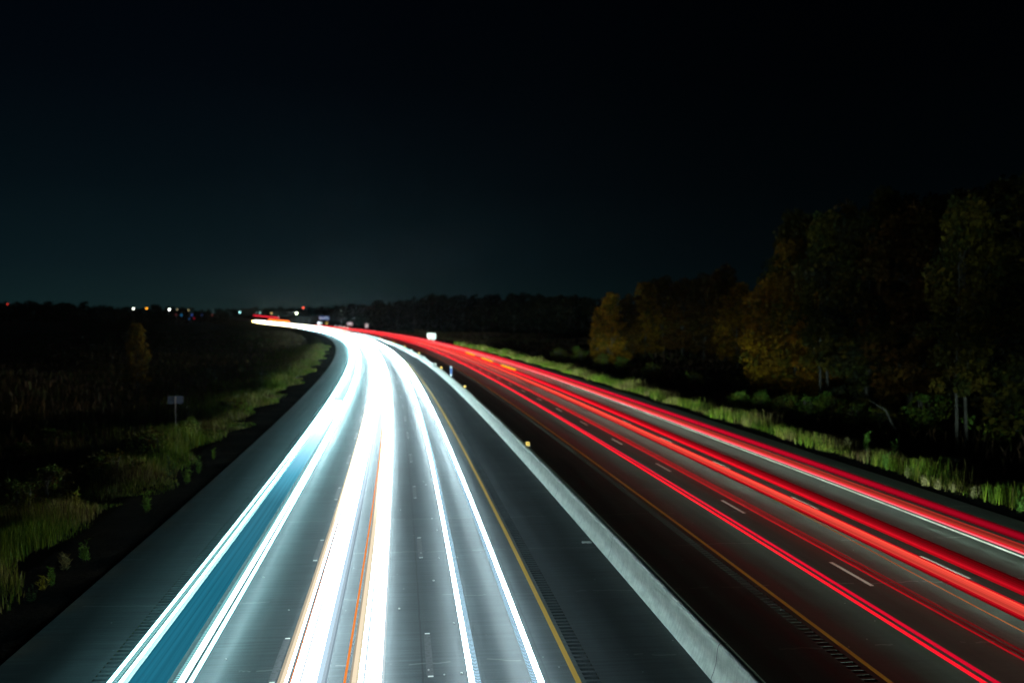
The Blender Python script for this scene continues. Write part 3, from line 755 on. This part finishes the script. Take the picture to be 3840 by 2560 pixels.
wood = [  # foot pixel x, foot y, top y, kind, variant, width, label
 (2890, 1462, 1035, 'amber', 0, 1.1, 'golden autumn tree at the left corner of the tall right wood'),
 (2985, 1478, 890, 'amber', 1, 1.0, 'tallest golden autumn tree at the left corner of the right wood'),
 (3085, 1492, 1085, 'amber', 0, .95, 'low golden autumn tree with brightest leaves, in front of pale trunks'),
 (2990, 1450, 800, 'olive', 0, .95, 'tall dark olive tree rising behind the golden autumn trees'),
 (3096, 1514, 790, 'olive', 1, .9, 'tall olive tree with pale bare lower trunks, right of the golden trees'),
 (3160, 1478, 770, 'rust', 0, 1.0, 'tall rust brown tree behind the pale trunks'),
 (3230, 1530, 800, 'olive', 2, 1.0, 'broad olive tree in the middle of the right wood'),
 (3330, 1488, 735, 'olive', 0, 1.0, 'highest olive tree in the middle of the right wood'),
 (3415, 1545, 770, 'rust', 0, 1.0, 'reddish brown tree in the middle of the right wood'),
 (3480, 1500, 760, 'olive', 2, 1.0, 'dark tall tree behind the reddish brown one'),
 (3612, 1652, 735, 'olive', 1, .85, 'tall tree on two thin pale trunks at the right of the wood'),
 (3575, 1540, 735, 'olive', 0, 1.0, 'tall tree behind the twin pale trunks'),
 (3700, 1560, 705, 'olive', 2, 1.0, 'tall dark tree right of the twin pale trunks'),
 (3800, 1600, 690, 'olive', 0, 1.0, 'tall dark tree near the right edge of the picture'),
 (3900, 1660, 650, 'olive', 2, 1.1, 'largest dark tree cut by the right edge of the picture'),
 (3760, 1480, 760, 'olive', 1, 1.1, 'dim tall tree at the back of the wood near the right edge'),
 (3250, 1440, 820, 'olive', 1, 1.2, 'dim tall tree at the back of the wood, in its middle'),
]
for px, b, t, k, v, w, lab in wood: plant(k, *pp(px, b, t), lab, WOOD, v, w)
MID = 'trees of the further wood on the right'
mid = [(2245, 1352, 1150, 'amber', 1, .85, 'golden tree at the left end of the further wood'), (2290, 1372, 1092, 'amber', 1, .9, 'tall golden tree on a pale trunk at the left end of the further wood'),
       (2350, 1368, 1105, 'rust', 0, .9, 'rust coloured tree with golden lower leaves in the further wood'), (2420, 1350, 1075, 'amber', 1, 1.0, 'brown gold tree left of the middle of the further wood'),
       (2490, 1345, 1058, 'rust', 0, 1.0, 'brown tree in the middle of the further wood'), (2560, 1350, 1065, 'rust', 0, 1.1, 'wide brown tree in the middle of the further wood'),
       (2640, 1365, 1050, 'rust', 0, 1.0, 'brown tree with hanging lower leaves in the further wood'), (2715, 1375, 1022, 'rust', 0, 1.0, 'tall brown tree at the right end of the further wood'),
       (2780, 1390, 1080, 'amber', 0, 1.0, 'dim brown tree between the two woods'), (2450, 1325, 1055, 'olive', 0, 1.2, 'dark tree at the back of the further wood, on its left'),
       (2600, 1330, 1050, 'olive', 2, 1.2, 'dark tree at the back of the further wood, in its middle'), (2720, 1335, 1060, 'olive', 0, 1.2, 'dark tree at the back of the further wood, on its right')]
for px, b, t, k, v, w, lab in mid: plant(k, *pp(px, b, t), lab, MID, v, w)
x, y, H = pp(515, 1438, 1205); plant('amber', x, y, H, 'lone dim autumn tree in the left field', None, 1, .85)
BU = 'bushes at the foot of the right woods'
for px, b, h_, v, lab in [(2780, 1528, 1.9, 0, 'green bush under the golden trees, on their left'), (2860, 1535, 2.2, 0, 'wide green bush right under the golden trees'), (2960, 1545, 2.1, 1, 'green bush before the brightest golden tree'),
        (3040, 1560, 2.3, 0, 'bright green bush left of the pale trunks'), (3110, 1545, 2.4, 2, 'yellow green bush in front of the pale trunks'), (3200, 1575, 2.0, 1, 'dark green bush right of the pale trunks'),
        (3300, 1590, 1.9, 1, 'dark bush in the shadowed middle of the wood edge'), (3480, 1600, 3.2, 0, 'dim leafy bush left of the twin pale trunks'), (2092, 1345, 2.6, 1, 'grey green rounded bush alone behind the verge grass'),
        (2170, 1352, 3.2, 2, 'yellow green bush left of the further wood'), (2262, 1378, 3.0, 2, 'golden bush at the foot of the further wood'), (2330, 1382, 2.6, 0, 'green bush beside the pale trunk of the further wood'),
        (2440, 1400, 2.2, 1, 'low dark bush before the further wood'), (2600, 1430, 2.0, 1, 'low dark bush between the verge and the further wood'), (3790, 1640, 4.2, 0, 'tall leafy bush at the right edge of the picture'), (3650, 1560, 3.4, 1, 'dim bush behind the twin pale trunks')]:
    x, y, _ = pp(px, b, b - 10); plant('bush', x, y, h_, lab, BU, v, 1.1)
for px, b, h_, v, lab in [(60, 1905, 1.7, 2, 'dim brown shrub in the left bank at the edge of the picture'), (180, 1860, 1.8, 2, 'brownish shrub beside the yellow green bush of the left bank'), (400, 1800, 1.6, 1, 'dim shrub at the back of the left bank, nearer than the sign'),
        (560, 1720, 1.8, 1, 'dark green shrub in the left bank, just nearer than the sign'), (720, 1660, 1.7, 0, 'green shrub in the left bank, just beyond the sign'), (860, 1560, 1.6, 1, 'dim green shrub in the left bank towards the bend'), (1010, 1450, 1.7, 0, 'small green shrub in the left bank close to the bend')]:
    x, y, _ = pp(px, b, b - 10); plant('bush', x, y, h_, lab, 'shrubs in the left bank', v, 1.3)
for px, b, h_, lab in [(70, 1722, 1.6, 'dim reddish bush in the field at the left edge'), (200, 1660, 1.5, 'dim bush in the left field beside the reddish one')]:
    x, y, _ = pp(px, b, b - 10); plant('bush', x, y, h_, lab, 'bushes in the left field', 2, 1.6)
# leaning dead branch in the wood
lb = MB(); a_ = at(3355, 1610, .0); b_ = at(3260, 1500, 4.0, a_[1] + 2)
lb.tube([a_, ((a_[0] + b_[0]) / 2 + .3, (a_[1] + b_[1]) / 2, (a_[2] + b_[2]) / 2 + .35), b_], [.09, .075, .03], 7)
tag(lb.build('dead_branch', M_bark, None, True), 'bare pale branch leaning in front of the dark wood', 'branch')

# distant tree lines, each tree on its own
L1 = 'black distant tree on the skyline beyond the left field'
for i in range(112):
    px = -150 + i * 14.2 + rng.uniform(-9, 9); d = rng.uniform(1180, 1480)
    top = np.interp(px, [0, 150, 300, 480, 620, 700, 900, 1100, 1300, 1450], [1141, 1139, 1143, 1158, 1150, 1160, 1157, 1158, 1157, 1150]) + rng.normal(0, 4.5)
    x, y, z = at(px, 1180, 0, d); s_, o_ = SO(x, y)
    if -75 < o_ < 60: continue
    zg = float(zprof(np.interp(s_, SS, AY))); zt = HC + (YH - top) * d / F
    plant('far', x, y, max(4, zt - zg), L1, 'skyline trees beyond the left field', None, 1.5)
L3 = 'black tree on the skyline behind the far end of the road'
for i in range(46):
    px = 860 + i * 13 + rng.uniform(-7, 7); d = rng.uniform(1900, 2150)
    top = np.interp(px, [860, 1000, 1130, 1260, 1300, 1340, 1450], [1156, 1157, 1155, 1152, 1143, 1146, 1150]) + rng.normal(0, 3)
    x, y, z = at(px, 1180, 0, d); s_, o_ = SO(x, y)
    zg = float(zprof(np.interp(s_, SS, AY))); zt = HC + (YH - top) * d / F
    plant('far', x, y, max(4, zt - zg), L3, 'skyline trees behind the far end of the road', None, 2.0)
L2 = 'dark tree in the distant row behind the right hand field'
for i in range(64):
    px = 1290 + i * 15 + rng.uniform(-9, 9); d = np.interp(px, [1290, 1500, 2300], [900, 640, 460]) * rng.uniform(.95, 1.12)
    top = np.interp(px, [1290, 1400, 1500, 1650, 1800, 1950, 2050, 2300], [1148, 1142, 1128, 1112, 1118, 1110, 1116, 1122]) + rng.normal(0, 5)
    x, y, z = at(px, 1180, 0, d); s_, o_ = SO(x, y)
    if o_ < 20: continue
    zg = float(zprof(np.interp(s_, SS, AY))); zt = HC + (YH - top) * d / F
    plant('far', x, y, max(4, zt - zg), L2, 'distant row of trees behind the right field', None, 1.1)
for kd, lst in PROTO.items():                       # drop kinds that were never planted
    for v, t in enumerate(lst):
        if (kd, v) not in used:
            for ch in list(t.children): bpy.data.objects.remove(ch)
            bpy.data.objects.remove(t)

# ------------------------------------------------------------------ signs and markers
def panel_sign(name, label, cat, px, py, d, w, h, mat, posts=2, marks=None, yaw=0.0, back=False, shape='rect', group=None, border=None, zmin=None):
    x, y, z = at(px, py, 0, d); s_, o_ = SO(x, y)
    zg = float(gz(s_, o_)) + float(zprof(np.interp(s_, SS, AY)))
    if zmin is not None: z = max(z, zg + zmin + h / 2)
    root = tag(empty(name, (x, y, zg), math.atan2(-x, y) + yaw), label, cat, group)
    zc = z - zg; m = MB(); r = min(w, h) * .12
    if shape == 'diamond': ol = [(0, -h / 2), (w / 2, 0), (0, h / 2), (-w / 2, 0)]
    else:
        ol = []
        for cx, cz, a0 in ((w / 2 - r, -h / 2 + r, -90), (w / 2 - r, h / 2 - r, 0), (-w / 2 + r, h / 2 - r, 90), (-w / 2 + r, -h / 2 + r, 180)):
            for k in range(4): a = math.radians(a0 + 30 * k); ol.append((cx + r * math.cos(a), cz + r * math.sin(a)))
    n_ = len(ol); m.add([(a, -.02, zc + b) for a, b in ol] + [(a, .02, zc + b) for a, b in ol], [tuple(range(n_)), tuple(range(n_, 2 * n_))[::-1]] + [(i, i + n_, (i + 1) % n_ + n_, (i + 1) % n_) for i in range(n_)])
    m.build('panel', mat, root)
    for k in range(posts):
        px_ = 0 if posts == 1 else (k - .5) * w * .55
        yy = -.07 if back else .07
        MB().box(px_ - .05, px_ + .05, yy - .04, yy + .04, -.4, zc + (h * .42 if back else h * .3)).build('post', M_wood if back else M_metal, root)
    for (a0, a1, b0, b1, mm) in (marks or []):
        MB().box(a0 * w, a1 * w, -.032, -.0215, zc + b0 * h, zc + b1 * h).build('legend', mm, root)
    return root
sg = panel_sign('road_sign', 'white rectangular sign seen from behind on one wooden post in the left field', 'sign', 658, 1499, 84, 1.28, .68, M_signback, 1, None, 0, True)
panel_sign('road_sign', 'large bright white sign on two legs behind the far red trails', 'sign', 1618, 1260, 360, 3.1, 2.1, M_signwhite, 2, zmin=.35)
panel_sign('road_sign', 'narrow upright white sign beside the far red trails', 'sign', 1375, 1221, 560, 1.7, 2.4, M_signwhite, 1)
panel_sign('road_sign', 'reddish white sign left of the narrow upright white sign', 'sign', 1312, 1214, 620, 3.3, 2.1, M_signpink, 2, [(-.32, .34, -.05, .18, M_signwhite)])
blue = panel_sign('guide_sign', 'blue guide sign with white lettering above the far traffic', 'sign', 1216, 1192, 850, 8.6, 3.2, M_signblue, 2,
    [(-.44, -.31, -.22, .18, M_signwhite), (-.27, -.19, -.12, .06, M_signwhite), (-.16, -.08, -.12, .06, M_signwhite), (-.04, .02, -.12, .14, M_signwhite), (.10, .15, -.25, .22, M_signwhite), (.19, .25, .02, .30, M_signwhite), (.32, .37, -.28, .25, M_signwhite)])
panel_sign('road_sign', 'white square sign low under the blue guide sign', 'sign', 1199, 1213, 760, 3.2, 2.2, M_signwhite, 2)
panel_sign('road_sign', 'yellow diamond warning sign under the blue guide sign', 'sign', 1225, 1212, 740, 2.4, 2.4, M_signyellow, 1, None, 0, False, 'diamond')
# amber reflectors on the median wall
AM = 'amber reflectors on the median wall'
ar = [(1992, 1663), (1746, 1449), (1655, 1379), (1568, 1325), (1515, 1299), (1470, 1282), (1430, 1266)]
names = ['nearest and largest amber reflector on the median wall', 'amber reflector on the wall just nearer than the blue marker', 'amber reflector on the wall just beyond the blue marker', 'amber reflector on the wall, second beyond the blue marker',
         'amber reflector on the wall, third beyond the blue marker', 'second farthest amber reflector on the median wall', 'farthest amber reflector on the median wall']
proto_r = None
for (px, py), lab in zip(ar, names):
    x, y, z = at(px, py, 1.06); s_, o_ = SO(x, y)
    if proto_r is None:
        proto_r = empty('barrier_reflector', (0, 0, 0))
        MB().box(-.14, .14, -.012, .012, .04, .30).build('plate', M_amber, proto_r)
        MB().box(-.05, .05, .013, .035, -.02, .24).build('bracket', M_dark, proto_r)
        r_ = proto_r
    else: r_ = copy_tree(proto_r)
    q = P(s_, -7.62, .90); r_.location = tuple(q); r_.rotation_euler = (0, 0, heading(s_)); sc = 1 + max(0, s_ - 60) / 420; r_.scale = (sc, 1, sc)
    tag(r_, lab, 'reflector', AM)
# blue marker post on the wall
x, y, z = at(1699, 1395, 1.5); s_, o_ = SO(x, y); q = P(s_, -7.64, .90)
mp = tag(empty('marker_post', tuple(q), heading(s_)), 'small upright blue marker with white ends on the median wall', 'marker')
MB().box(-.15, .15, -.015, .015, .05, 1.45).build('panel', M_signblue, mp)
MB().box(-.11, .11, -.028, -.017, 1.18, 1.40).build('legend', M_signwhite, mp); MB().box(-.11, .11, -.028, -.017, .10, .34).build('legend', M_signwhite, mp)
MB().box(-.04, .04, .017, .06, -.03, 1.2).build('post', M_metal, mp)
# pale end blocks standing out of the wall
for (px, py), lab in zip([(1613, 1364), (1571, 1338), (1528, 1312)], ['nearest pale block standing up from the median wall', 'middle pale block standing up from the median wall', 'farthest pale block standing up from the median wall']):
    x, y, z = at(px, py, 1.0); s_, o_ = SO(x, y)
    b = MB(); b.add(*box_vf(-.26, .24, -.9, .9, .3, 1.16)); ob = b.build('wall_block', plain('pale_block', (.50, .51, .48), .85), None)
    ob.location = tuple(P(s_, -7.64, 0)); ob.rotation_euler = (0, 0, heading(s_))
    bv = ob.modifiers.new('bevel', 'BEVEL'); bv.width = .12; bv.segments = 3
    tag(ob, lab, 'concrete block', 'pale blocks on the median wall')
# far reflector posts and poles
RP = 'white reflector posts at the far bend'
for px in (1259, 1271, 1279, 1290, 1304):
    x, y, z = at(px, np.interp(px, [1258, 1304], [1220, 1228]), 0, 700); s_, o_ = SO(x, y); zg = float(gz(s_, o_))
    d_ = tag(empty('reflector_post', (x, y, zg)), 'tiny white topped reflector post at the far bend behind the red trails', 'reflector post', RP)
    MB().box(-.08, .08, -.05, .05, -.3, z - zg).build('post', M_metal, d_); MB().box(-.45, .45, -.07, -.055, z - zg - .7, z - zg + .3).build('reflector', M_signwhite, d_)
for px, y0, lab in ((1159, 1196, 'thin pole standing left of the blue guide sign'), (1279, 1195, 'thin pole standing right of the blue guide sign')):
    x, y, z = at(px, y0, 0, 800); m = MB(); m.tube([(0, 0, -.4), (0, 0, z)], [.16, .10], 8); m.tube([(0, 0, z - .1), (.9, 0, z + .15), (1.8, 0, z + .1)], [.07, .06, .06], 6)
    ob = m.build('utility_pole', M_metal, None, True); ob.location = (x, y, float(zprof(y))); tag(ob, lab, 'pole')

# ------------------------------------------------------------------ town lights on the skyline
mPole = M_dark
def town(px, py, c, L, r, label, d=1150):
    x, y, z = at(px, py, 0, d); s_, o_ = SO(x, y); zg = float(zprof(np.interp(s_, SS, AY)))
    root = tag(empty('street_lamp', (x, y, zg)), label, 'street lamp', 'lit lamps on the skyline')
    H = z - zg
    m = MB(); m.tube([(0, 0, -.5), (0, 0, max(.6, H - r * 1.05))], [.16, .10], 8); m.build('pole', mPole, root, True)
    m = MB(); m.sphere((0, 0, H), r * .86, 12, 8); m.build('lamp_globe', light_mat('lamp_light', c, L), root, True)
for a in [(500, 1157, (.95, 1, .85), 9, .95, 'leftmost bright white lamp on the skyline'), (550, 1156, (1, .36, .02), 6, .9, 'bright orange lamp between two white ones on the skyline'),
          (635, 1160, (.95, 1, .92), 10, 1.0, 'bright white lamp right of the orange one'), (664, 1160, (1, .75, .40), .7, .8, 'dim amber lamp just right of a bright white one'),
          (707, 1163, (1, .85, .40), .7, .8, 'dim amber lamp standing apart before the red line'), (28, 1140, (1, .06, .04), 1.6, .75, 'red lamp over the trees at the left edge', 1130),
          (899, 1171, (.45, 1, 1), 5, .8, 'cyan white lamp above the short red line'), (962, 1172, (.5, .8, .75), .6, .6, 'faint grey lamp left of the teal one'),
          (975, 1172, (.5, 1, .9), 1.9, .8, 'teal lamp above the orange line'), (1018, 1174, (1, .62, .22), 2.2, .8, 'amber lamp above the right end of the orange line'),
          (1112, 1174, (.92, 1, .72), 14, 1.15, 'largest white green lamp, near the middle skyline'), (1137, 1153, (1, .10, .05), 5, .95, 'red lamp above the largest white green lamp'),
          (1045, 1190, (.5, .9, .8), .7, .6, 'faint teal lamp low beside the white trails'), (680, 1181, (.03, .22, .45), .55, 1.3, 'dim blue light below the dim amber lamps, on the left'),
          (720, 1181, (.06, .12, .50), .55, 1.3, 'dim violet blue light below the dim amber lamps, on the right'), (757, 1181, (.03, .06, .20), .4, 1.1, 'very dim blue light left of the red line'),
          (710, 1195, (.03, .15, .45), .6, .85, 'dim blue light lowest in the dark field'), (728, 1193, (.7, .02, .06), .5, .8, 'dim red light beside the lowest blue one'),
          (660, 1180, (.45, .10, .12), .3, .9, 'very dim pinkish light left of the blue ones'), (796, 1181, (.8, .10, .08), .35, .7, 'very dim red light left of the red line')]:
    town(*a)

# ------------------------------------------------------------------ litter and small stones
lt = MB(); lt.box(-.17, .17, -.05, .05, 0, .05); lt.box(.03, .20, -.09, -.02, .0, .035)
ob = lt.build('litter', M_signwhite, None); x, y, z = at(2198, 2034, 0); ob.location = (x, y, .002); ob.rotation_euler = (0, 0, .1); tag(ob, 'scrap of white litter on the shoulder beside the median wall', 'litter')
peb = MB().sphere((0, 0, .02), .03, 7, 5, .7).build('pebble', plain('pale_stone', (.5, .5, .48), .8), None, True)
spots = [(1293, 2176), (1502, 1912), (1588, 1806), (1597, 1818), (1638, 1988), (1620, 1945), (1626, 2178), (1702, 2337), (1497, 2284), (1607, 2512), (1645, 2093), (1715, 2090), (1731, 2525), (1235, 2380), (1666, 2530), (1578, 2073), (988, 2165), (848, 2472), (1083, 2288)]
for i, (px, py) in enumerate(spots):
    q = peb if i == 0 else peb.copy()
    if i: COL.objects.link(q)
    x, y, z = at(px, py, 0); q.location = (x, y, 0); q.scale = (rng.uniform(.7, 1.3),) * 3
    tag(q, 'tiny pale pebble lying on the lit lanes', 'pebble', 'pebbles on the lit lanes')
